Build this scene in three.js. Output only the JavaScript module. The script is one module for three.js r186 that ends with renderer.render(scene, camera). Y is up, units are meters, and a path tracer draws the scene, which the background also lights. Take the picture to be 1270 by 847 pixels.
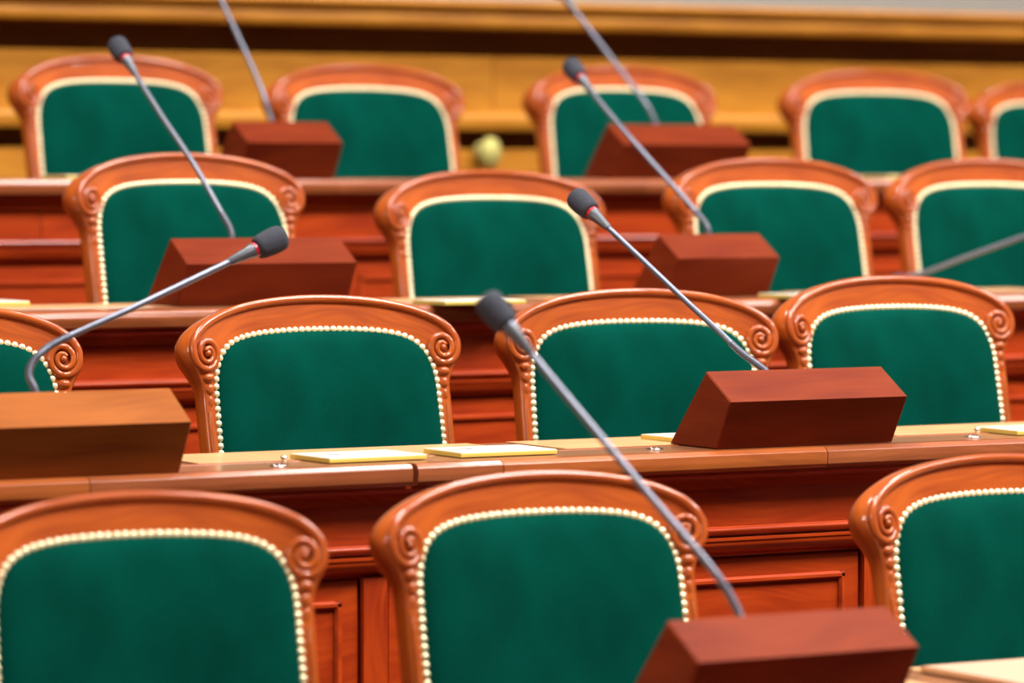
import * as THREE from 'three';
import { mergeGeometries, toCreasedNormals } from 'three/addons/utils/BufferGeometryUtils.js';
import { RectAreaLightUniformsLib } from 'three/addons/lights/RectAreaLightUniformsLib.js';
import { createNoise2D } from 'simplex-noise';

// ---------------------------------------------------------------- camera, light, exposure
const F = 4900, W = 1270, H = 847, YAW = THREE.MathUtils.degToRad(30.2), PITCH = Math.atan((H / 2 - 220) / F);
const EYE = new THREE.Vector3(0, 1.465, 0);
const scene = new THREE.Scene();
const camera = new THREE.PerspectiveCamera(2 * THREE.MathUtils.radToDeg(Math.atan(H / 2 / F)), W / H, 0.1, 100);
const FWD = new THREE.Vector3(Math.sin(YAW) * Math.cos(PITCH), -Math.sin(PITCH), -Math.cos(YAW) * Math.cos(PITCH));
camera.position.copy(EYE);
camera.lookAt(EYE.clone().add(FWD));
camera.focus = 6.85;
camera.userData.fStop = 2.4;
scene.add(camera);
const renderer = new THREE.WebGLRenderer();
renderer.toneMapping = THREE.LinearToneMapping;
renderer.toneMappingExposure = 1.17;
renderer.shadowMap.enabled = true;
RectAreaLightUniformsLib.init();
scene.background = new THREE.Color(0, 0, 0);

// The hall: x runs along the rows, -z climbs the tiers.
const HALL = { x0: -6.5, x1: 13.5, z0: -15, z1: 7, top: 7.2 };
const SKY_ROWS = [{ z: -6.7, l: 1.5, w: 1.5, xs: [1.9, 6.3, 10.7] }, { z: -1.8, l: 3.0, w: 2.0, xs: [3.2, 7.0, 10.8] }];
const SKYLIGHTS = SKY_ROWS.flatMap(({ z, l, w, xs }) => xs.map((x) => [x, z, w, l]));         // x, z, width, length
const SKY_COLOR = new THREE.Color(1.0, 0.965, 0.93), SKY_POWER = 31;
const WINDOWS = [[-4.4, 0.7], [-1.8, 0.7]];                                                  // z centre, width, on the left wall
const WINDOW_POWER = 16;
for (const [x, z, w, l] of SKYLIGHTS) {
  const a = new THREE.RectAreaLight(SKY_COLOR, SKY_POWER, w, l);
  a.position.set(x, HALL.top - 0.05, z); a.rotation.x = -Math.PI / 2; scene.add(a);
}
for (const [z, w] of WINDOWS) {
  const a = new THREE.RectAreaLight(SKY_COLOR, WINDOW_POWER, w, 3.4);
  a.position.set(HALL.x0 + 0.06, 4.2, z); a.rotation.y = -Math.PI / 2; scene.add(a);
}

// ---------------------------------------------------------------- photo pixel -> point on a known plane
const RIGHT = new THREE.Vector3(Math.cos(YAW), 0, Math.sin(YAW)), UPV = new THREE.Vector3().crossVectors(RIGHT, FWD);
const ray = (px, py) => FWD.clone().addScaledVector(RIGHT, (px - W / 2) / F).addScaledVector(UPV, -(py - H / 2) / F);
const onZ = (px, py, z) => { const d = ray(px, py); return EYE.clone().addScaledVector(d, (z - EYE.z) / d.z); };
const onY = (px, py, y) => { const d = ray(px, py); return EYE.clone().addScaledVector(d, (y - EYE.y) / d.y); };
const atDepth = (px, py, depth) => EYE.clone().addScaledVector(ray(px, py), depth);

// ---------------------------------------------------------------- random, textures, materials
let seed = 7;
const rnd = () => { seed = (seed * 1664525 + 1013904223) >>> 0; return seed / 4294967296; };
const noise = createNoise2D(rnd);
const clamp = (x, a = 0, b = 1) => Math.min(b, Math.max(a, x));
const toS = (x) => 255 * (x <= 0.0031308 ? 12.92 * x : 1.055 * Math.pow(x, 1 / 2.4) - 0.055);
function dataTexture(n, m, f, srgb) {
  const d = new Uint8Array(n * m * 4);
  for (let j = 0; j < m; j++) for (let i = 0; i < n; i++) {
    const c = f(i / n, j / m), k = 4 * (j * n + i);
    for (let q = 0; q < 3; q++) d[k + q] = srgb ? clamp(toS(c[q]), 0, 255) : clamp(255 * c[q], 0, 255);
    d[k + 3] = 255;
  }
  const t = new THREE.DataTexture(d, n, m);
  t.wrapS = t.wrapT = THREE.RepeatWrapping; t.magFilter = THREE.LinearFilter; t.minFilter = THREE.LinearMipmapLinearFilter; t.generateMipmaps = true;
  if (srgb) t.colorSpace = THREE.SRGBColorSpace;
  t.needsUpdate = true;
  return t;
}
// noise that repeats over the unit square
function tiled(u, v, fu, fv, o) {
  const n = (a, b) => noise(a * fu + o, b * fv + o * 1.7);
  const wu = u, wv = v;
  return n(u, v) * (1 - wu) * (1 - wv) + n(u - 1, v) * wu * (1 - wv) + n(u, v - 1) * (1 - wu) * wv + n(u - 1, v - 1) * wu * wv;
}
// wood: grain runs along u; light and dark are linear colours
function woodTexture(dark, light, o, figure = 0.5) {
  return dataTexture(512, 512, (u, v) => {
    const warp = 0.05 * tiled(u, v, 2, 3, o + 3);
    let g = 0.5 + 0.30 * tiled(u, v + warp, 2.2, 14, o) + 0.22 * tiled(u, v + warp, 5, 60, o + 11) + figure * 0.42 * tiled(u, v, 3, 3, o + 23);
    const pore = tiled(u, v, 16, 150, o + 41);
    if (pore > 0.45) g -= 0.35 * (pore - 0.45);
    g = clamp(g);
    return [0, 1, 2].map((k) => dark[k] + (light[k] - dark[k]) * g);
  }, true);
}
const TILE = 0.7;
const metres = (t) => { t.repeat.set(1 / TILE, 1 / TILE); return t; };
const wood = (dark, light, o, props = {}, fig) => new THREE.MeshPhysicalMaterial({ map: metres(woodTexture(dark, light, o, fig)), roughness: 0.5, specularIntensity: 0.35, clearcoat: 0.55, clearcoatRoughness: 0.16, ...props });
const M = {
  chair: wood([0.20, 0.022, 0.003], [0.56, 0.118, 0.010], 1, { roughness: 0.5, clearcoat: 1, clearcoatRoughness: 0.06 }),
  desk: wood([0.24, 0.015, 0.002], [0.56, 0.066, 0.005], 5, { clearcoat: 0.4, clearcoatRoughness: 0.15 }),
  nosing: wood([0.19, 0.042, 0.012], [0.35, 0.094, 0.027], 9, { clearcoat: 0.6 }),
  nosingOrange: wood([0.25, 0.052, 0.010], [0.44, 0.115, 0.022], 13, { clearcoat: 0.6 }),
  ledge: wood([0.22, 0.085, 0.035], [0.36, 0.15, 0.07], 17, { roughness: 0.35 }),
  board: wood([0.52, 0.25, 0.10], [0.72, 0.40, 0.19], 21, { roughness: 0.45, clearcoat: 0.3 }),
  box: wood([0.11, 0.011, 0.003], [0.20, 0.030, 0.006], 25, { roughness: 0.6, clearcoat: 0.03, clearcoatRoughness: 0.4, specularIntensity: 0.15 }),
  boxLight: wood([0.18, 0.044, 0.007], [0.32, 0.094, 0.017], 29, { roughness: 0.6, clearcoat: 0.03, clearcoatRoughness: 0.4, specularIntensity: 0.15 }),
  oak: wood([0.34, 0.115, 0.009], [0.58, 0.24, 0.022], 33, { roughness: 0.5, clearcoat: 0.2, clearcoatRoughness: 0.3 }),
};
const velvetMap = dataTexture(512, 512, (u, v) => {
  const g = 1 + 0.22 * tiled(u, v, 3, 3, 70) + 0.12 * tiled(u, v, 9, 7, 75) + 0.08 * tiled(u, v, 60, 60, 79);
  return [0.0001 * g, 0.044 * g, 0.030 * g];
}, true);
metres(velvetMap);
M.velvet = new THREE.MeshPhysicalMaterial({ map: velvetMap, roughness: 0.95, specularIntensity: 0.05, sheen: 1.0, sheenColor: new THREE.Color(0.01, 0.80, 0.60), sheenRoughness: 0.26 });
M.backCloth = new THREE.MeshStandardMaterial({ color: new THREE.Color(0.004, 0.06, 0.042), roughness: 0.95 });
M.brass = new THREE.MeshPhysicalMaterial({ color: new THREE.Color(0.94, 0.86, 0.55), metalness: 0.55, roughness: 0.32 });
M.steel = new THREE.MeshPhysicalMaterial({ color: new THREE.Color(0.17, 0.18, 0.225), metalness: 0.7, roughness: 0.36 });
M.collar = new THREE.MeshPhysicalMaterial({ color: new THREE.Color(0.12, 0.125, 0.14), metalness: 0.5, roughness: 0.38 });
M.chrome = new THREE.MeshPhysicalMaterial({ color: new THREE.Color(0.85, 0.85, 0.86), metalness: 1, roughness: 0.18 });
M.foam = new THREE.MeshStandardMaterial({ color: new THREE.Color(0.040, 0.042, 0.055), roughness: 1, bumpMap: dataTexture(128, 128, () => { const g = rnd(); return [g, g, g]; }, false), bumpScale: 0.0012 });
M.red = new THREE.MeshPhysicalMaterial({ color: new THREE.Color(0.62, 0.012, 0.03), roughness: 0.25, clearcoat: 0.6 });
M.padEdge = new THREE.MeshStandardMaterial({ color: new THREE.Color(0.66, 0.48, 0.09), roughness: 0.5 });
M.padTop = new THREE.MeshPhysicalMaterial({ color: new THREE.Color(0.86, 0.82, 0.68), roughness: 0.4, clearcoat: 0.3 });
M.padPrint = new THREE.MeshStandardMaterial({ color: new THREE.Color(0.10, 0.11, 0.16), roughness: 0.6 });
M.padGold = new THREE.MeshStandardMaterial({ color: new THREE.Color(0.62, 0.42, 0.08), roughness: 0.5 });
M.carpet = new THREE.MeshStandardMaterial({ map: metres(dataTexture(256, 256, (u, v) => { const g = 1 + 0.25 * tiled(u, v, 50, 50, 90) + 0.15 * tiled(u, v, 5, 5, 92); return [0.07 * g, 0.010 * g, 0.008 * g]; }, true)), roughness: 1 });
M.plaster = new THREE.MeshStandardMaterial({ map: metres(dataTexture(256, 256, (u, v) => { const g = 1 + 0.03 * tiled(u, v, 6, 6, 95) + 0.02 * tiled(u, v, 40, 40, 97); return [0.13 * g, 0.075 * g, 0.04 * g]; }, true)), roughness: 0.9 });
M.pale = new THREE.MeshStandardMaterial({ color: new THREE.Color(0.7, 0.66, 0.58), roughness: 0.9 });
M.glassGlow = new THREE.MeshStandardMaterial({ color: 0x111111, emissive: SKY_COLOR, emissiveIntensity: 3.0, roughness: 0.4 });
M.frame = new THREE.MeshStandardMaterial({ color: new THREE.Color(0.55, 0.5, 0.42), roughness: 0.6 });

// ---------------------------------------------------------------- scene bookkeeping
const taken = {};
function numbered(n) { taken[n] = (taken[n] || 0) + 1; return taken[n] === 1 ? n : n + '_' + String(taken[n] - 1).padStart(3, '0'); }
function mesh(name, geo, mat, parent) {
  const m = new THREE.Mesh(geo, mat); m.name = name; m.castShadow = m.receiveShadow = true; parent.add(m); return m;
}
function thing(name, label, category, group) {
  const g = new THREE.Group(); g.name = numbered(name); g.userData = { label, category }; if (group) g.userData.group = group;
  scene.add(g); return g;
}
function structure(name, label, category = 'structure') {
  const g = new THREE.Group(); g.name = name; g.userData = { label, category, kind: 'structure' }; scene.add(g); return g;
}

// ---------------------------------------------------------------- geometry helpers
// planar uv in metres from the way each face points; grain along x (or along y when upright)
function planarUV(geo, upright = false, ou = rnd() * 3, ov = rnd() * 3) {
  const g = geo.index ? geo.toNonIndexed() : geo, p = g.attributes.position, uv = new Float32Array(p.count * 2);
  const a = new THREE.Vector3(), b = new THREE.Vector3(), c = new THREE.Vector3();
  for (let i = 0; i < p.count; i += 3) {
    a.fromBufferAttribute(p, i); b.fromBufferAttribute(p, i + 1); c.fromBufferAttribute(p, i + 2);
    const n = b.clone().sub(a).cross(c.clone().sub(a)), ax = Math.abs(n.x), ay = Math.abs(n.y), az = Math.abs(n.z);
    [a, b, c].forEach((q, k) => {
      let u, v;
      if (ax > ay && ax > az) { u = q.z; v = q.y; } else if (ay > az) { u = q.x; v = q.z; } else { u = q.x; v = q.y; }
      if (upright && !(ay > az && ay > ax)) [u, v] = [v, u];
      uv[2 * (i + k)] = u + ou; uv[2 * (i + k) + 1] = v + ov;
    });
  }
  g.setAttribute('uv', new THREE.BufferAttribute(uv, 2));
  return g;
}
// prism along x with an outline in (z, y), outline counter-clockwise seen from +x or not, both are fixed up
function prism(outline, x0, x1, crease = 0.6, upright = false) {
  const pts = outline.map(([z, y]) => new THREE.Vector2(-z, y));
  const s = new THREE.Shape(pts);
  let g = new THREE.ExtrudeGeometry(s, { depth: x1 - x0, bevelEnabled: false });
  // shape x -> -z, shape y -> y, depth -> x
  const m = new THREE.Matrix4().makeBasis(new THREE.Vector3(0, 0, -1), new THREE.Vector3(0, 1, 0), new THREE.Vector3(1, 0, 0));
  m.setPosition(x0, 0, 0); g.applyMatrix4(m);
  g.deleteAttribute('uv');
  g = toCreasedNormals(g, crease);
  return planarUV(g, upright);
}
// box with chamfered edges
function cbox(x0, x1, y0, y1, z0, z1, c = 0.002, upright = false) {
  const s = new THREE.Shape([[x0 + c, y0 + c], [x1 - c, y0 + c], [x1 - c, y1 - c], [x0 + c, y1 - c]].map(([x, y]) => new THREE.Vector2(x, y)));
  const g = new THREE.ExtrudeGeometry(s, { depth: z1 - z0 - 2 * c, bevelEnabled: true, bevelThickness: c, bevelSize: c, bevelSegments: 1, curveSegments: 1 });
  g.translate(0, 0, z0 + c);
  return planarUV(g, upright);
}
// quarter and half rounds as outline pieces
const arc = (cz, cy, r, a0, a1, n = 6) => Array.from({ length: n + 1 }, (_, i) => { const a = a0 + (a1 - a0) * i / n; return [cz + r * Math.cos(a), cy + r * Math.sin(a)]; });
// rectangular grid of points (rows x cols of Vector3) as one smooth surface
function grid(rows, uvs, closeCols = false) {
  const R = rows.length, C = rows[0].length, pos = [], uv = [], idx = [];
  for (let i = 0; i < R; i++) for (let j = 0; j < C; j++) { pos.push(...rows[i][j].toArray()); uv.push(...uvs[i][j]); }
  for (let i = 0; i + 1 < R; i++) for (let j = 0; j + 1 < C; j++) { const a = i * C + j, b = a + 1, c = a + C, d = c + 1; idx.push(a, b, d, a, d, c); }
  const g = new THREE.BufferGeometry();
  g.setAttribute('position', new THREE.Float32BufferAttribute(pos, 3)); g.setAttribute('uv', new THREE.Float32BufferAttribute(uv, 2)); g.setIndex(idx);
  g.computeVertexNormals();
  if (closeCols) {                                  // the seam shares its normals
    const n = g.attributes.normal;
    for (let i = 0; i < R; i++) { const a = i * C, b = a + C - 1, v = new THREE.Vector3().fromBufferAttribute(n, a).add(new THREE.Vector3().fromBufferAttribute(n, b)).normalize(); n.setXYZ(a, v.x, v.y, v.z); n.setXYZ(b, v.x, v.y, v.z); }
  }
  return g;
}
// tube of varying radius along points; up is a reference direction or a list of them
function tube(points, radius, sides = 8, up = new THREE.Vector3(0, 0, 1), caps = true) {
  const n = points.length, rows = [], uvs = []; let len = 0;
  let ref = null;
  for (let i = 0; i < n; i++) {
    const t = points[Math.min(i + 1, n - 1)].clone().sub(points[Math.max(i - 1, 0)]).normalize();
    let w;
    if (up) { w = up.clone().addScaledVector(t, -up.dot(t)).normalize(); }
    else { if (!ref) ref = Math.abs(t.y) < 0.9 ? new THREE.Vector3(0, 1, 0) : new THREE.Vector3(1, 0, 0); w = ref.clone().addScaledVector(t, -ref.dot(t)).normalize(); ref = w.clone(); }
    const b = t.clone().cross(w), r = typeof radius === 'function' ? radius(i / (n - 1)) : radius;
    if (i) len += points[i].distanceTo(points[i - 1]);
    const row = [], ur = [];
    for (let k = 0; k <= sides; k++) { const a = 2 * Math.PI * k / sides; row.push(points[i].clone().addScaledVector(w, r * Math.cos(a)).addScaledVector(b, r * Math.sin(a))); ur.push([len, k / sides * 2 * Math.PI * r]); }
    rows.push(row); uvs.push(ur);
  }
  if (caps) {
    const c0 = rows[0].map(() => points[0].clone()), c1 = rows[n - 1].map(() => points[n - 1].clone());
    rows.unshift(c0); uvs.unshift(uvs[0].map((q) => [q[0] - 0.001, q[1]])); rows.push(c1); uvs.push(uvs[uvs.length - 1].map((q) => [q[0] + 0.001, q[1]]));
  }
  return grid(rows, uvs, true);
}

// ---------------------------------------------------------------- tiers
const DECK = 0.75;                                                    // worktop above its own floor
const TOPS = [-0.740, -0.467, -0.252, -0.004].map((d) => EYE.y + d);  // worktop heights of the four desks
const CHAIR_Z = [-5.13, -6.33, -7.53, -8.73];                         // plane of the chair backs
const DESK_Z = CHAIR_Z.map((z) => z + 0.70);                          // front edges of the desks
const FLOORS = TOPS.map((t) => t - DECK);
const ROW_NAME = ['lowest', 'second', 'third', 'highest'];
const X0 = -2.2, X1 = 9.2;                                            // the rows run from here to here

// ---------------------------------------------------------------- the hall
{
  const fl = structure('floor', 'dark red carpeted tiers of the chamber floor', 'floor');
  // outline of the stepped floor in (z, y), front to back
  const o = [[HALL.z1, -0.9], [HALL.z1, FLOORS[0] - 0.2]];
  let y = FLOORS[0] - 0.2;
  DESK_Z.forEach((z, i) => { o.push([z - 0.06, y], [z - 0.06, FLOORS[i]]); y = FLOORS[i]; });
  o.push([-9.42, y], [HALL.z0, y], [HALL.z0, -0.9]);
  mesh('stepped_floor', prism(o, HALL.x0, HALL.x1, 0.1), M.carpet, fl);
}
function wallBox(name, label, x0, x1, y0, y1, z0, z1) { const g = structure(name, label, 'wall'); mesh('wall_face', cbox(x0, x1, y0, y1, z0, z1, 0.001), name === 'wall_back' ? M.pale : M.plaster, g); return g; }
wallBox('wall_right', 'tan panelled side wall of the chamber', HALL.x1, HALL.x1 + 0.3, -0.9, HALL.top + 0.3, HALL.z0 - 0.3, HALL.z1 + 0.3);
wallBox('wall_front', 'tan panelled wall facing the seats', HALL.x0, HALL.x1, -0.9, HALL.top + 0.3, HALL.z1, HALL.z1 + 0.3);
wallBox('wall_back', 'pale plaster wall behind the wooden parapet', HALL.x0, HALL.x1, -0.9, HALL.top + 0.3, HALL.z0 - 0.3, HALL.z0);
{ // left wall with two window openings
  const g = structure('wall_left', 'tan panelled side wall with tall windows', 'wall');
  const zs = [HALL.z0 - 0.3, ...WINDOWS.flatMap(([z, w]) => [z - w / 2, z + w / 2]), HALL.z1 + 0.3], xa = HALL.x0 - 0.3, xb = HALL.x0;
  const geo = [cbox(xa, xb, -0.9, 2.5, zs[0], zs[5], 0.001), cbox(xa, xb, 5.9, HALL.top + 0.3, zs[0], zs[5], 0.001)];
  for (let i = 0; i < 6; i += 2) geo.push(cbox(xa, xb, 2.5, 5.9, zs[i], zs[i + 1], 0.001));
  mesh('wall_face', mergeGeometries(geo), M.plaster, g);
  WINDOWS.forEach(([z, w], i) => {
    const o = structure('window_' + (i + 1), 'tall bright window in the side wall', 'window');
    mesh('pane', cbox(xa + 0.1, xb - 0.14, 2.5, 5.9, z - w / 2, z + w / 2, 0.001), M.glassGlow, o);
    mesh('window_frame', mergeGeometries([cbox(xb - 0.14, xb - 0.04, 2.5, 5.9, z - 0.03, z + 0.03), cbox(xb - 0.14, xb - 0.04, 4.17, 4.23, z - w / 2, z + w / 2)]), M.frame, o);
  });
}
{ // ceiling with skylights
  const g = structure('ceiling', 'tan ceiling with glazed skylights', 'ceiling');
  const y0 = HALL.top, y1 = HALL.top + 0.3, geo = [];
  let z0 = HALL.z0;
  for (const { z, l, w, xs } of SKY_ROWS) {
    geo.push(cbox(HALL.x0, HALL.x1, y0, y1, z0, z - l / 2, 0.001));
    const e = [HALL.x0, ...xs.flatMap((x) => [x - w / 2, x + w / 2]), HALL.x1];
    for (let i = 0; i < e.length; i += 2) geo.push(cbox(e[i], e[i + 1], y0, y1, z - l / 2, z + l / 2, 0.001));
    z0 = z + l / 2;
  }
  geo.push(cbox(HALL.x0, HALL.x1, y0, y1, z0, HALL.z1, 0.001));
  mesh('ceiling_face', mergeGeometries(geo), M.plaster, g);
  SKYLIGHTS.forEach(([x, z, w, l], i) => {
    const o = structure('window_' + (i + 3), 'glazed skylight in the ceiling', 'skylight');
    mesh('pane', cbox(x - w / 2, x + w / 2, y0 + 0.05, y0 + 0.1, z - l / 2, z + l / 2, 0.001), M.glassGlow, o);
  });
}
{ // oak parapet behind the highest row of chairs
  const g = structure('trim_1', 'golden oak parapet with a deep shadowed frieze behind the highest chairs', 'parapet');
  const zf = -9.28, E = EYE.y, bot = FLOORS[3];
  const rail = [[zf - 0.42, E + 0.478], ...arc(zf - 0.012, E + 0.466, 0.012, Math.PI / 2, -Math.PI / 2, 5).map(([z, y]) => [z, y]), [zf - 0.012, E + 0.449], [zf - 0.02, E + 0.447], ...arc(zf - 0.045, E + 0.422, 0.025, Math.PI / 2, -Math.PI / 4, 6), [zf - 0.06, E + 0.404], [zf - 0.42, E + 0.404]];
  mesh('cap_rail', prism(rail, X0, X1, 0.9), M.oak, g);
  mesh('recessed_frieze', cbox(X0, X1, E + 0.328, E + 0.404, zf - 0.36, zf - 0.32), M.oak, g);
  for (let x = X0; x < X1 - 0.01; x += 1.9) mesh('oak_board', cbox(x + 0.001, Math.min(x + 1.899, X1), E + 0.18, E + 0.328, zf - 0.36, zf - 0.10, 0.002), M.oak, g);
  mesh('ledge_moulding', prism([[zf - 0.36, E + 0.18], ...arc(zf - 0.10, E + 0.155, 0.025, Math.PI / 2, 0, 5), [zf - 0.085, E + 0.13], [zf - 0.36, E + 0.13]], X0, X1, 0.8), M.oak, g);
  mesh('recessed_groove', cbox(X0, X1, E + 0.076, E + 0.13, zf - 0.36, zf - 0.32), M.oak, g);
  for (let x = X0; x < X1 - 0.01; x += 1.9) mesh('lower_board', cbox(x + 0.001, Math.min(x + 1.899, X1), bot, E + 0.076, zf - 0.36, zf - 0.11, 0.002), M.oak, g);
}

// ---------------------------------------------------------------- desks
function desk(row, label, joints, stilePx, gaps) {
  const partitions = [X0 + 0.012, ...gaps.map((px) => onZ(px, 400, CHAIR_Z[row]).x), X1 - 0.012];
  const top = TOPS[row], zf = DESK_Z[row], floor = row ? FLOORS[row - 1] : FLOORS[0] - 0.2;
  const g = thing('bench_desk', label, 'desk');
  // rounded nosing in lengths that meet at the joints
  const nose = [[zf - 0.045, top - 0.004], [zf - 0.040, top], ...arc(zf - 0.014, top - 0.014, 0.014, Math.PI / 2, -0.2, 6), ...arc(zf - 0.011, top - 0.026, 0.010, 0.2, -Math.PI / 2, 5), [zf - 0.045, top - 0.036]];
  const xs = [X0, ...joints.map(([x]) => x), X1];
  for (let i = 0; i + 1 < xs.length; i++) {
    const orangeLength = i > 0 && joints[i - 1][1];
    mesh('nosing', prism(nose, xs[i] + (i && joints[i - 1][2] || 0.0008), xs[i + 1] - (i < joints.length && joints[i][2] || 0.0008), 0.9), orangeLength ? M.nosingOrange : M.nosing, g);
  }
  // worktop: front ledge, rail, writing boards in a frame
  mesh('front_ledge', cbox(X0, X1, top - 0.03, top - 0.001, zf - 0.175, zf - 0.049, 0.001), M.ledge, g);
  mesh('ledge_rail', cbox(X0, X1, top - 0.03, top, zf - 0.192, zf - 0.1755, 0.001), M.nosing, g);
  mesh('worktop_frame', cbox(X0, X1, top - 0.03, top - 0.003, zf - 0.42, zf - 0.1925, 0.0015), M.ledge, g);
  for (let x = X0 + 0.1; x < X1 - 0.7; x += 0.7) mesh('writing_board', cbox(x, x + 0.62, top - 0.002, top, zf - 0.405, zf - 0.2, 0.0006), M.board, g);
  // front: shadow recess, thin fillet, frieze, bead, ovolo, panelled dado
  const p = zf - 0.055;                                              // face of the frieze
  mesh('core', cbox(X0, X1, floor, top - 0.036, p - 0.06, p - 0.03, 0.001), M.desk, g);
  mesh('cornice', prism([[p - 0.03, top - 0.036], [p + 0.030, top - 0.036], [p + 0.030, top - 0.042], ...arc(p + 0.030, top - 0.058, 0.016, Math.PI / 2, Math.PI, 5), [p + 0.012, top - 0.062], [p + 0.012, top - 0.068], [p - 0.03, top - 0.068]], X0, X1, 0.8), M.desk, g);
  let i = 0;
  for (let x = X0; x < X1 - 0.01; x += 1.425, i++) mesh('frieze_board', cbox(x + 0.0008, Math.min(x + 1.4242, X1), top - 0.134, top - 0.068, p - 0.03, p, 0.0012), M.desk, g);
  mesh('bead_moulding', prism([[p - 0.03, top - 0.134], ...arc(p + 0.006, top - 0.141, 0.0075, Math.PI / 2, -Math.PI / 2, 6), [p - 0.004, top - 0.149], [p - 0.004, top - 0.153], [p - 0.03, top - 0.153]], X0, X1, 0.8), M.desk, g);
  mesh('ovolo_moulding', prism([[p - 0.03, top - 0.153], [p + 0.014, top - 0.153], [p + 0.014, top - 0.158], ...arc(p - 0.012, top - 0.158, 0.024, 0, -Math.PI / 2, 7), [p - 0.016, top - 0.188], [p - 0.03, top - 0.188]], X0, X1, 0.8), M.desk, g);
  // dado: rails, stiles and raised panels, pitch one metre
  const d0 = floor + 0.09, d1 = top - 0.188, q = p - 0.006, pitch = 1.0, sx = onZ(stilePx, 700, p).x;
  const first = sx - Math.ceil((sx - X0) / pitch) * pitch;
  mesh('plinth', cbox(X0, X1, floor, d0, p - 0.03, p + 0.012, 0.003), M.desk, g);
  for (let x = first; x < X1; x += pitch) {
    const a = Math.max(x + 0.024, X0), b = Math.min(x + pitch - 0.024, X1);
    if (x - 0.024 > X0) mesh('stile', prism([[q - 0.024, d0], [q, d0], [q, d1], [q - 0.024, d1]], x - 0.022, x + 0.022, 0.5, true), M.desk, g);
    if (b - a < 0.2) continue;
    // each panel: chamfered field behind an applied bead frame, in a sunk border
    const t = 0.036, pa = mesh('panel', cbox(a + 0.003, b - 0.003, d0 + 0.003, d1 - 0.003, q - 0.026, q - 0.009, 0.003), M.desk, g);
    const bx = (x0, x1, y0, y1) => cbox(x0, x1, y0, y1, q - 0.012, q - 0.001, 0.004);
    mesh('panel_bead', mergeGeometries([bx(a + t, b - t, d1 - t - 0.013, d1 - t), bx(a + t, b - t, d0 + t, d0 + t + 0.013), bx(a + t, a + t + 0.013, d0 + t, d1 - t), bx(b - t - 0.013, b - t, d0 + t, d1 - t)]), M.desk, pa);
  }
  // partitions that carry the worktop behind
  for (const x of partitions) mesh('partition', cbox(Math.max(X0, x - 0.012), Math.min(X1, x + 0.012), FLOORS[row], top - 0.03, zf - 0.40, p - 0.06, 0.002, true), M.desk, g);
  return g;
}
const jx = (row, list) => list.map(([px, orange, gap]) => [onZ(px, 565, DESK_Z[row]).x, orange, gap]);
desk(0, 'mahogany bench desk carrying the pale peach writing board', [[1.2, 0], [2.6, 0], [4.1, 0], [5.6, 0]], 300, [430, 970]);
desk(1, 'panelled mahogany bench desk carrying four cream pads', jx(1, [[-300, 1], [112, 0], [516, 0, 0.005], [625, 1], [1027, 0], [1500, 1]]), 468, [160]);
desk(2, 'panelled mahogany bench desk behind the backs of the second row of chairs', jx(2, [[-200, 0], [330, 0], [760, 0], [1200, 0]]), 180, [430, 800]);
desk(3, 'panelled mahogany bench desk in front of the highest row of chairs', jx(3, [[-100, 0], [420, 0], [800, 0], [1250, 0]]), 420, [310, 630]);

// ---------------------------------------------------------------- chairs
const BEND = 1.15, RAKE = Math.tan(THREE.MathUtils.degToRad(11)), CHAIR_H = 1.01, BACK_Z = -0.27;
// a point of the back: u sideways, v down from the top, n out towards the sitter
function back(u, v, n) {
  const a = u / BEND, r = BEND - n;
  return new THREE.Vector3(r * Math.sin(a), CHAIR_H - v + n * 0.15, BACK_Z + BEND - r * Math.cos(a) + v * RAKE);
}
const WIDE = 1.0, PAIRS = [[0, .56, 0, .50], [.12, .56, .12, .50], [.215, .56, .195, .498], [.244, .55, .218, .485], [.249, .50, .224, .45], [.251, .40, .2265, .36], [.252, .29, .2265, .27], [.253, .20, .2255, .19],
  [.254, .158, .2245, .157], [.263, .135, .2215, .138], [.275, .112, .2155, .119], [.279, .090, .207, .1035], [.272, .070, .195, .091], [.253, .051, .178, .081], [.219, .033, .153, .0735], [.167, .0165, .120, .0685], [.09, .0045, .065, .065], [0, 0, 0, .064]].map(([a, b, c, d]) => [a * WIDE, b, c * WIDE, d]);
const LOOP = [...PAIRS, ...PAIRS.slice(1, -1).reverse().map(([a, b, c, d]) => [-a, b, -c, d])];
const loopCurve = (k) => new THREE.CatmullRomCurve3(LOOP.map((q) => new THREE.Vector3(q[k], q[k + 1], 0)), true, 'centripetal');
const OUTER = loopCurve(0), INNER = loopCurve(2);
const LOOP_N = 204;
const outerAt = (t) => OUTER.getPoint(((t % 1) + 1) % 1), innerAt = (t) => INNER.getPoint(((t % 1) + 1) % 1);
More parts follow.
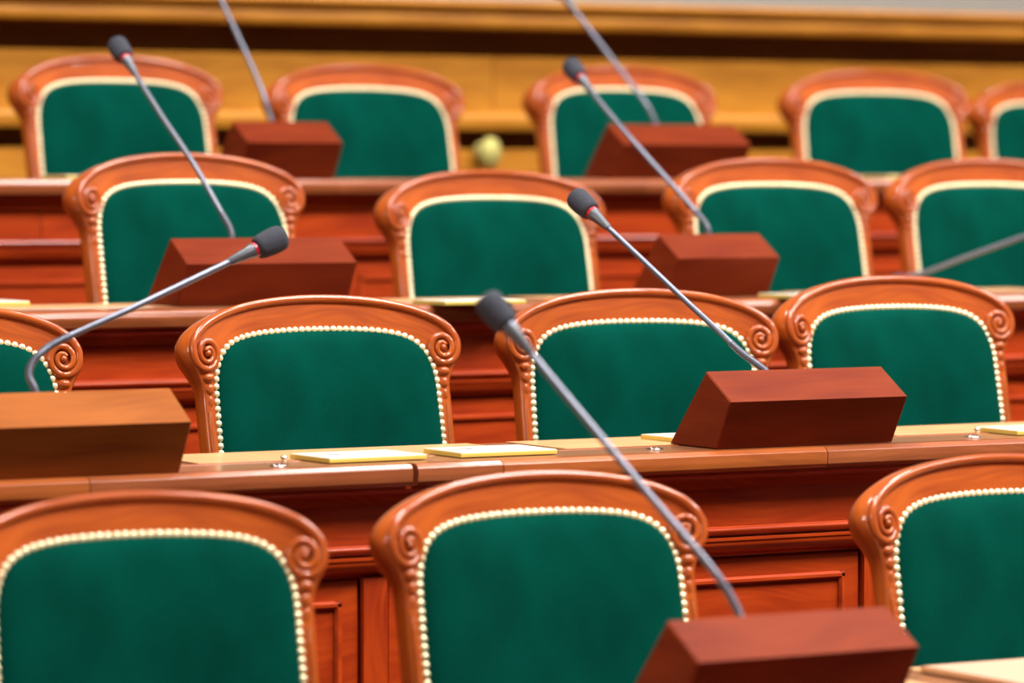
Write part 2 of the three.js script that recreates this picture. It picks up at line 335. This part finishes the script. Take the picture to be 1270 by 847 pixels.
function frameGeometry() {
  const rows = [[], [], [], []], uvs = [[], [], [], []]; let len = 0, last = null;
  for (let i = 0; i <= LOOP_N; i++) {
    const t = i / LOOP_N, o = outerAt(t), n = innerAt(t), dir = o.clone().sub(n), d = dir.length(); dir.divideScalar(d);
    if (last) len += o.distanceTo(last); last = o;
    const ear = Math.exp(-(((o.y - 0.098) / 0.05) ** 2)) * clamp((Math.abs(o.x) - 0.19) / 0.07), T = 0.030 + 0.014 * ear;   // thickness
    const at = (s, h) => back(n.x + dir.x * s, n.y + dir.y * s, h);
    const strips = [
      [[0.0, -0.012], [0.0, 0.004]],
      [[0.0, 0.004], [d * 0.35, 0.0045], [d * 0.7, 0.004], [d - 0.006, 0.003]],
      [[d - 0.006, 0.003], [d - 0.0025, 0.0015], [d, -0.003], [d + 0.004 * ear, -T * 0.35], [d + 0.004 * ear, -T * 0.65], [d, -T + 0.006], [d - 0.003, -T + 0.0015], [d - 0.008, -T]],
      [[d - 0.008, -T], [d * 0.4, -T * 0.8 - 0.004], [0.0, -0.026], [0.0, -0.012]],
    ];
    strips.forEach((st, k) => { let w = 0; rows[k].push(st.map(([s, h]) => at(s, h))); uvs[k].push(st.map(([s, h], q) => { if (q) w += Math.hypot(s - st[q - 1][0], h - st[q - 1][1]); return [len, w + k * 0.11]; })); });
  }
  return mergeGeometries(rows.map((r, k) => grid(r, uvs[k])));
}
// rim bead that runs over the crest and curls into a volute at each ear
function rimGeometry() {
  const pts = [], rad = [], c = [0.2435 * WIDE, 0.0985], R0 = 0.0282, turns = 1.9, spiral = [];
  for (let i = 0; i <= 60; i++) { const k = i / 60, a = 2 * Math.PI * turns * k, r = R0 * (1 - k) ** 0.9 + 0.0055 * k; spiral.push([c[0] + r * Math.cos(a), c[1] + r * Math.sin(a) * 1.08, 0.0072 - 0.0032 * k]); }
  const side = spiral.slice().reverse();
  side.forEach(([u, v, r], i) => { pts.push(back(-u, v, 0.006 + 0.006 * (1 - i / 60))); rad.push(r); });
  // over the top from the left ear to the right ear, just inside the outline
  const t0 = 11 / LOOP.length, t1 = (LOOP.length - 11) / LOOP.length, steps = 90;
  for (let i = 1; i < steps; i++) {
    const t = t1 + (t0 - t1) * i / steps, o = outerAt(t), n = innerAt(t), d = o.clone().sub(n).normalize();
    pts.push(back(o.x - d.x * 0.0068, o.y - d.y * 0.0068, 0.005)); rad.push(0.0074);
  }
  spiral.forEach(([u, v, r], i) => { pts.push(back(u, v, 0.006 + 0.006 * i / 60)); rad.push(r); });
  return tube(pts, (k) => { const f = k * (rad.length - 1), a = Math.floor(f), b = Math.min(a + 1, rad.length - 1); return rad[a] + (rad[b] - rad[a]) * (f - a); }, 9);
}
function ball(u, v, n, ru, rv, rn) {
  const s = new THREE.SphereGeometry(1, 12, 8); s.scale(ru, rv, rn); const p = back(u, v, n); s.rotateY(-u / BEND); s.translate(p.x, p.y, p.z); return s;
}
function padGeometry() {
  const rows = [], uvs = [], c = [0, 0.285], rings = 16;
  for (let r = 0; r <= rings; r++) {
    const k = 1 - (1 - r / rings) ** 2, row = [], ur = [];
    for (let i = 0; i <= 120; i++) {
      const p = innerAt(i / 120), f = k, u = c[0] + (p.x - c[0]) * f, v = c[1] + (p.y - c[1]) * f;
      const h = 0.004 + 0.022 * Math.pow(Math.max(0, 1 - Math.pow(k, 9)), 0.6);
      row.push(back(u, v, h)); ur.push([u, v]);
    }
    rows.push(row); uvs.push(ur);
  }
  return grid(rows, uvs, true);
}
function backPanelGeometry() {
  const rows = [], uvs = [], c = [0, 0.285];
  for (const k of [1, 0.5, 0]) { const row = [], ur = []; for (let i = 0; i <= 80; i++) { const p = innerAt(i / 80), u = c[0] + (p.x - c[0]) * k, v = c[1] + (p.y - c[1]) * k; row.push(back(u, v, -0.024)); ur.push([u, v]); } rows.push(row); uvs.push(ur); }
  return grid(rows, uvs, true);
}
const NAIL = new THREE.SphereGeometry(0.0066, 8, 3, 0, Math.PI * 2, 0, Math.PI / 2); NAIL.rotateX(Math.PI / 2); NAIL.scale(1, 1, 0.75);
const nailSpots = (() => {
  const out = [], fine = 3000, L = INNER.getLength(), n = Math.round(L / 0.0128); let acc = 0, last = innerAt(0), next = 0;
  for (let i = 1; i <= fine; i++) { const p = innerAt(i / fine); acc += p.distanceTo(last); last = p; if (acc >= next && out.length < n) { out.push(p); next += L / n; } }
  return out;
})();
const FRAME = frameGeometry(), RIM = rimGeometry(), PAD = padGeometry(), BACKPANEL = backPanelGeometry();
const seatPad = (() => {
  const rows = [], uvs = [];
  for (let i = 0; i <= 16; i++) { const row = [], ur = []; for (let j = 0; j <= 16; j++) { const a = i / 8 - 1, b = j / 8 - 1, w = 0.255 + 0.02 * b, e = Math.pow(1 - Math.pow(Math.abs(a), 6), 0.5) * Math.pow(1 - Math.pow(Math.abs(b), 6), 0.5); row.push(new THREE.Vector3(a * w, 0.43 + 0.055 * e, 0.015 + b * 0.205)); ur.push([a * w, b * 0.24]); } rows.push(row); uvs.push(ur); }
  const g = grid(rows.map((r) => r), uvs); return g;
})();
const seatFrame = mergeGeometries([cbox(-0.265, 0.265, 0.37, 0.432, 0.197, 0.225, 0.004), cbox(-0.265, -0.235, 0.37, 0.432, -0.2, 0.197, 0.004), cbox(0.235, 0.265, 0.37, 0.432, -0.2, 0.197, 0.004), cbox(-0.25, 0.25, 0.37, 0.432, -0.215, -0.19, 0.004)]);
const frontLeg = (() => { const g = new THREE.LatheGeometry([[0.0, 0], [0.014, 0], [0.016, 0.02], [0.015, 0.06], [0.022, 0.26], [0.026, 0.32], [0.020, 0.335], [0.027, 0.35], [0.028, 0.372], [0, 0.372]].map(([x, y]) => new THREE.Vector2(x, y)), 12); return g; })();
const rearLeg = tube([0, 1, 2, 3, 4, 5, 6].map((i) => new THREE.Vector3(0, i * 0.075, -0.075 * (1 - i / 6) ** 2)), (k) => 0.017 + 0.005 * k, 8, new THREE.Vector3(1, 0, 0));
let chair0 = null;
function buildChair() {
  const g = new THREE.Group();
  const frame = mesh('back_frame', FRAME, M.chair, g);
  mesh('crest_bead', RIM, M.chair, frame);
  for (const s of [-1, 1]) {
    mesh('volute_boss', ball(s * WIDE * 0.2435, 0.0985, 0.010, 0.0065, 0.0065, 0.007), M.chair, frame);
    mesh('carved_drop', mergeGeometries([ball(s * WIDE * 0.2415, 0.141, 0.004, 0.0125, 0.009, 0.009), ball(s * WIDE * 0.2405, 0.162, 0.003, 0.0085, 0.011, 0.007), ball(s * WIDE * 0.2405, 0.184, 0.002, 0.0065, 0.012, 0.005)]), M.chair, frame);
    const bead = []; for (let i = 0; i <= 14; i++) { const v = 0.20 + 0.33 * i / 14; bead.push(back(s * WIDE * (0.2445 - 0.006 * (v - 0.2)), v, 0.003)); }
    mesh('post_bead', tube(bead, 0.0045, 7), M.chair, frame);
  }
  mesh('backrest_cushion', PAD, M.velvet, g);
  mesh('rear_cover', BACKPANEL, M.backCloth, g);
  for (const p of nailSpots) {
    const o = p.clone().sub(new THREE.Vector3(0, 0.285, 0)).normalize(), m = mesh('nail_head', NAIL, M.brass, g);
    const q = back(p.x + o.x * 0.002, p.y + o.y * 0.002, 0.0045); m.position.copy(q); m.rotation.set(-0.15, -p.x / BEND, 0, 'YXZ');
  }
  mesh('seat_cushion', seatPad, M.velvet, g);
  mesh('seat_frame', seatFrame, M.chair, g);
  for (const s of [-1, 1]) { const l = mesh('leg', frontLeg, M.chair, g); l.position.set(s * 0.235, 0, 0.19); }
  for (const s of [-1, 1]) { const l = mesh('leg', rearLeg, M.chair, g); l.position.set(s * 0.238, 0, -0.195); }
  return g;
}
const CREST = back(0, 0, 0);
function chair(row, px, pyTop, turn, label, push = 0) {
  const p = onZ(px, pyTop, CHAIR_Z[row] - push), h = p.y - FLOORS[row], lift = h - CHAIR_H;
  let g;
  if (!chair0) { chair0 = g = buildChair(); } else g = chair0.clone();
  g.name = numbered('chair');
  g.userData = { label, category: 'chair', group: 'green velvet chairs of the ' + ROW_NAME[row] + ' row' };
  // the legs reach from the seat to the floor
  for (const c of g.children) if (c.name === 'leg') { c.scale.y = (0.372 + lift) / 0.372; c.position.y = -lift; }
  const a = THREE.MathUtils.degToRad(turn);
  g.rotation.y = a;
  g.position.set(p.x - CREST.z * Math.sin(a), FLOORS[row] + lift, p.z - CREST.z * Math.cos(a));
  scene.add(g);
  return g;
}
const CHAIRS = [
  [0, 166, 609, -6, 'green velvet chair against the desk panel with an upright stile beside it'],
  [0, 661, 584, -1, 'green velvet chair crossed by the tall microphone of the lowest desk'],
  [0, 1226, 563, 0, 'green velvet chair beside the end of the box on the lowest desk'],
  [1, -98, 377, 0, 'green velvet chair behind the orange-brown box on the second desk'],
  [1, 388, 366, 1, 'green velvet chair behind the pair of cream pads'],
  [1, 785, 358, -10, 'green velvet chair crossed by the microphone of the dark red box on the second desk'],
  [1, 1098, 342, 1, 'green velvet chair behind the dark red box, its ear overlapped by its neighbour'],
  [2, 222, 190, 5, 'green velvet chair behind the wide box on the third desk'],
  [2, 601, 211, 0, 'green velvet chair set lower than the others of the third row'],
  [2, 948, 196, 0, 'green velvet chair behind the small box on the third desk'],
  [2, 1216, 197, -2, 'green velvet chair crossed by a drooping microphone stalk on the third row'],
  [3, 138, 69, 3, 'green velvet chair against the oak parapet, crossed by the head of a microphone'],
  [3, 445, 80, 2, 'green velvet chair against the oak parapet behind the small box'],
  [3, 763, 82, -1, 'green velvet chair against the oak parapet behind the wide box'],
  [3, 1079, 87, -8, 'green velvet chair against the oak parapet, overlapping the chair next to it'],
  [3, 1295, 101, 0, 'green velvet chair against the oak parapet, pushed back behind its neighbour', 0.12],
];
for (const c of CHAIRS) chair(...c);

// ---------------------------------------------------------------- microphone boxes
// end profile in (z towards the front, y up), base back edge at 0
const BOX_D = 0.150, PROFILE = [[0, 0], [BOX_D, 0], [BOX_D + 0.046, 0.083], [BOX_D * 0.78, 0.132]];
function boxAt(row, px, py, width, fromRight, label, mat, group) {
  const p = row === 3 ? onZ(px, py, DESK_Z[3] - 0.06) : onY(px, py, TOPS[row]);
  const g = thing('microphone_box', label, 'box', group);
  g.position.set(fromRight ? p.x - width : p.x, TOPS[row], p.z - BOX_D);
  // chamfered prism
  const c = 0.0022, pts = PROFILE.map(([z, y]) => new THREE.Vector2(-z, y));
  const s = new THREE.Shape(pts.map((q, i) => { const a = pts[(i + 3) % 4], b = pts[(i + 1) % 4], m = a.clone().sub(q).normalize().add(b.clone().sub(q).normalize()); const sn = Math.abs(a.clone().sub(q).normalize().cross(b.clone().sub(q).normalize())); return q.clone().addScaledVector(m, c / sn); }));
  const geo = new THREE.ExtrudeGeometry(s, { depth: width - 2 * c, bevelEnabled: true, bevelThickness: c, bevelSize: c, bevelSegments: 1 });
  const m = new THREE.Matrix4().makeBasis(new THREE.Vector3(0, 0, -1), new THREE.Vector3(0, 1, 0), new THREE.Vector3(1, 0, 0)); m.setPosition(c, 0, 0); geo.applyMatrix4(m);
  mesh('body', planarUV(geo), mat, g);
  return g;
}
const boxes = {
  sharp: boxAt(1, 888, 557, 0.372, false, 'dark red wooden microphone box on the second desk, with a cream pad tucked behind it', M.box),
  orange: boxAt(1, 223, 586, 0.385, true, 'orange-brown wooden microphone box with a bent microphone', M.boxLight),
  near: boxAt(0, 843, 892.5, 0.37, false, 'red-brown wooden microphone box on the lowest desk', M.box),
  thirdWide: boxAt(2, 220, 380, 0.375, false, 'wide red-brown microphone box on the third desk', M.box),
  thirdSmall: boxAt(2, 827, 369, 0.255, false, 'small red-brown microphone box on the third desk', M.box),
  thirdFar: boxAt(2, 1330, 363, 0.345, false, 'red-brown microphone box with a drooping microphone stalk', M.box),
  topSmall: boxAt(3, 296, 223, 0.245, false, 'small red-brown microphone box on the highest desk', M.box),
  topWide: boxAt(3, 762, 224, 0.365, false, 'wide red-brown microphone box on the highest desk', M.box),
};

// ---------------------------------------------------------------- microphones
// path: pixels from the base to the neck with depth offsets; base point lies on the sloping top of the box
function microphone(label, box, share, nodes, head, group) {
  const g = thing('gooseneck_microphone', label, 'microphone', group);
  const b = boxes[box], w = b.children[0].geometry; w.computeBoundingBox();
  const bw = w.boundingBox.max.x, k = 0.16, zA = PROFILE[3][0], zB = PROFILE[2][0], yA = PROFILE[3][1], yB = PROFILE[2][1];
  const base = b.position.clone().add(new THREE.Vector3(bw * share, yA - 0.014, zA * (yA - 0.014) / yA).addScaledVector(new THREE.Vector3(0, 0.664, -0.748), 0.0004));
  const d0 = base.clone().sub(EYE).dot(FWD);
  const pts = nodes.map(([px, py, dd]) => atDepth(px, py, d0 + dd));
  const slope = new THREE.Vector3(0, 0.664, -0.748);
  g.position.copy(base);
  const loc = pts.map((q) => q.clone().sub(base));
  const start = slope.clone().multiplyScalar(0.003);
  const curve = new THREE.CatmullRomCurve3([start, slope.clone().multiplyScalar(0.014), ...loc], false, 'centripetal');
  const N = 140, path = curve.getSpacedPoints(N);
  // a smooth stalk, ribbed where it bends
  mesh('stalk', tube(path, 0.0054, 14, null), M.steel, g);
  const Lc = curve.getLength();
  const ribs = []; const bendEnd = head.flex || 0.1;
  for (let s = 0.012; s < bendEnd; s += 0.0036) { const u = s / Lc, p = curve.getPointAt(u), t = curve.getTangentAt(u), r = new THREE.TorusGeometry(0.0054, 0.0013, 5, 12); r.applyQuaternion(new THREE.Quaternion().setFromUnitVectors(new THREE.Vector3(0, 0, 1), t)); r.translate(p.x, p.y, p.z); ribs.push(r); }
  mesh('flexible_neck', mergeGeometries(ribs), M.steel, g);
  const orient = (geo, p, dir) => { geo.applyQuaternion(new THREE.Quaternion().setFromUnitVectors(new THREE.Vector3(0, 1, 0), dir)); geo.translate(p.x, p.y, p.z); return geo; };
  const lathe = (list, n = 20) => new THREE.LatheGeometry(list.map(([x, y]) => new THREE.Vector2(x, y)), n);
  mesh('base_socket', orient(lathe([[0, 0], [0.0095, 0], [0.0095, 0.003], [0.008, 0.006], [0.006, 0.012], [0, 0.012]]), new THREE.Vector3(0, 0, 0), slope), M.collar, g);
  if (!head.none) {
    const tip = path[N], dir = tip.clone().sub(path[N - 3]).normalize();
    mesh('capsule_housing', orient(toCreasedNormals(lathe([[0, 0], [0.0058, 0], [0.0068, 0.003], [0.0105, 0.036], [0.0125, 0.044], [0.0125, 0.047], [0, 0.047]]), 0.5), tip, dir), M.collar, g);
    mesh('light_ring', orient(lathe([[0, 0.0469], [0.0122, 0.0469], [0.0128, 0.0482], [0.0128, 0.0515], [0.0122, 0.053], [0, 0.053]]), tip, dir), head.ring || M.red, g);
    const fo = [[0, 0.053], [0.0145, 0.053], [0.0178, 0.055], [0.0195, 0.060]]; for (let i = 0; i <= 10; i++) { const a = i / 10; fo.push([0.0195 + 0.0022 * Math.sin(a * Math.PI * 0.7), 0.060 + 0.036 * a]); }
    for (let i = 1; i <= 8; i++) { const a = i / 8 * Math.PI / 2; fo.push([0.0063 + 0.0150 * Math.cos(a), 0.096 + 0.0125 * Math.sin(a)]); } fo.push([0, 0.1087]);
    mesh('foam_windscreen', orient(lathe(fo, 28), tip, dir), M.foam, g);
  }
  return g;
}
microphone('grey gooseneck microphone with a red ring on the dark red box of the second desk', 'sharp', 0.38, [[918, 436, 0.04], [896, 415, 0.06], [860, 382, 0.10], [805, 330, 0.18], [755, 283, 0.25]], { flex: 0.10 });
microphone('grey gooseneck microphone bent sharply at its ribbed neck on the orange-brown box', 'orange', 0.425, [[42, 480, 0.008], [36, 466, 0.012], [40, 450, 0.02], [52, 437, 0.03], [66, 427, 0.05], [160, 384, 0.10], [284, 325, 0.18]], { flex: 0.15 });
microphone('grey gooseneck microphone rising from the box on the lowest desk', 'near', 0.37, [[895, 722, 0.01], [800, 608, 0.04], [718, 510, 0.07], [659, 439, 0.09]], { flex: 0.08, ring: M.steel });
microphone('grey gooseneck microphone on the wide box of the third desk', 'thirdWide', 0.39, [[287, 288, 0.01], [268, 252, 0.05], [240, 203, 0.11], [200, 143, 0.2], [168, 92, 0.28]], { flex: 0.08 });
microphone('grey gooseneck microphone on the small box of the third desk', 'thirdSmall', 0.56, [[877, 281, 0.01], [850, 248, 0.05], [800, 192, 0.12], [760, 146, 0.2], [734, 114, 0.26]], { flex: 0.08 });
microphone('grey gooseneck microphone drooping behind a chair crest', 'thirdFar', 0.37, [[1405, 268, 0.0], [1385, 255, 0.02], [1350, 264, 0.04], [1270, 293, 0.09], [1200, 318, 0.13], [1150, 337, 0.16]], { flex: 0.12 });
microphone('grey gooseneck microphone on the small box of the highest desk', 'topSmall', 0.47, [[325, 113, 0.02], [301, 58, 0.06], [274, 0, 0.1], [258, -36, 0.13]], { flex: 0.06 });
microphone('grey gooseneck microphone on the wide box of the highest desk', 'topWide', 0.43, [[802, 130, 0.02], [770, 88, 0.05], [735, 42, 0.09], [712, 12, 0.12]], { flex: 0.06 });

// ---------------------------------------------------------------- pads, pegs and buttons on the desks
function pad(row, px, py, turn, label, zAt, group, w = 0.185, d = 0.135) {
  const p = zAt ? onZ(px, py, zAt) : row === 3 ? onZ(px, py, DESK_Z[3] - 0.08) : onY(px, py, TOPS[row]), g = thing('cream_pad', label, 'notepad', group);
  g.position.set(p.x, TOPS[row] + 0.0005, p.z); g.rotation.y = THREE.MathUtils.degToRad(turn);   // the front corner on the camera's side is the origin
  mesh('page_block', cbox(0, w, 0.0, 0.0068, -d, 0, 0.0008), M.padEdge, g);
  mesh('cover', cbox(0.0012, w - 0.0012, 0.0066, 0.0082, -d + 0.0012, -0.0012, 0.0006), M.padTop, g);
  mesh('printed_mark', mergeGeometries([0, 1, 2].map((i) => cbox(0.03 + i * 0.012, 0.039 + i * 0.012, 0.0081, 0.0085, -d * 0.62, -d * 0.5, 0.0001))), M.padPrint, g);
  mesh('printed_mark', cbox(0.016, 0.026, 0.0081, 0.0085, -d * 0.62, -d * 0.5, 0.0001), M.padGold, g);
}
pad(1, 409, 575, 2, 'cream pad with yellow edges beside the nosing joint on the second desk');
pad(1, 572, 568, -1, 'cream pad with yellow edges lying past the nosing joint on the second desk');
pad(1, 845, 552, 0, 'cream pad with yellow edges tucked behind the dark red box on the second desk', boxes.sharp.position.z - 0.006);
pad(1, 1262, 540, -3, 'cream pad with yellow edges lying past the dark red box on the second desk');
pad(2, 552, 379, 0, 'cream pad on the third desk in front of the lower chair');
pad(2, 985, 371, 0, 'cream pad beside the small box on the third desk');
pad(2, -72, 381, 0, 'cream pad on the third desk before bare panelling');
pad(3, 82, 214, 0, 'cream pad on the highest desk before the chair with a microphone head crossing it');
pad(3, 1102, 217, 0, 'cream pad on the highest desk before overlapping chairs');
function peg(px, py, label) {
  const p = onY(px, py, TOPS[1]), g = thing('brass_peg', label, 'peg', 'small fittings beside the cream pads');
  g.position.set(p.x, TOPS[1] + 0.0005, p.z);
  const lathe = (l) => new THREE.LatheGeometry(l.map(([x, y]) => new THREE.Vector2(x, y)), 16);
  mesh('stem', lathe([[0, 0], [0.0045, 0], [0.0045, 0.0065], [0, 0.0065]]), M.brass, g);
  mesh('cap', lathe([[0, 0.0065], [0.0055, 0.0065], [0.0058, 0.009], [0.004, 0.0115], [0, 0.012]]), M.chrome, g);
}
function button(px, py, label) {
  const p = onY(px, py, TOPS[1]), g = thing('chrome_button', label, 'button', 'small fittings beside the cream pads');
  g.position.set(p.x, TOPS[1] - 0.001, p.z);
  const lathe = (l) => new THREE.LatheGeometry(l.map(([x, y]) => new THREE.Vector2(x, y)), 18);
  mesh('rim', lathe([[0.011, 0], [0.015, 0], [0.015, 0.002], [0.0135, 0.003], [0.011, 0.0028], [0.011, 0]]), M.chrome, g);
  mesh('dome', lathe([[0, 0.0001], [0.0108, 0.0001], [0.0105, 0.002], [0.006, 0.0032], [0, 0.0035]]), M.chrome, g);
}
peg(352, 574, 'small brass peg beside the pad before the nosing joint'); button(345, 578, 'round chrome button beside the pad before the nosing joint');
button(812, 557, 'round chrome button beside the foot of the dark red box');
peg(1212, 538, 'small brass peg beside the pad past the dark red box'); button(1206, 542, 'round chrome button beside the pad past the dark red box');
{ // pale writing sheet board on the lowest desk
  const p = onY(1141, 833, TOPS[0]), g = thing('writing_pad', 'pale peach writing board lying on the lowest desk', 'writing board');
  g.position.set(p.x, TOPS[0] + 0.0006, p.z);
  mesh('board', cbox(0, 0.42, 0, 0.007, 0, 0.24, 0.001), M.board, g);
  mesh('sheet', cbox(0.004, 0.416, 0.007, 0.0085, 0.004, 0.236, 0.0004), new THREE.MeshStandardMaterial({ color: new THREE.Color(0.48, 0.29, 0.19), roughness: 0.6 }), g);
}
{ // brass knob on the parapet
  const p = onZ(598, 189, -9.38), g = thing('brass_finial', 'round brass finial on the lower boards of the oak parapet', 'finial');
  g.position.copy(p);
  const l = new THREE.LatheGeometry([[0, -0.01], [0.02, -0.01], [0.02, 0.0], [0.012, 0.006], [0.012, 0.02], [0.026, 0.03], [0.030, 0.045], [0.022, 0.058], [0, 0.062]].map(([x, y]) => new THREE.Vector2(x, y)), 18); l.rotateX(Math.PI / 2);
  l.scale(1.15, 1.4, 1);
  mesh('knob_body', l, new THREE.MeshStandardMaterial({ color: new THREE.Color(0.50, 0.44, 0.13), metalness: 0.3, roughness: 0.6 }), g);
}
scene.traverse((o) => { if (o.isMesh) o.castShadow = o.receiveShadow = true; });
renderer.render(scene, camera);
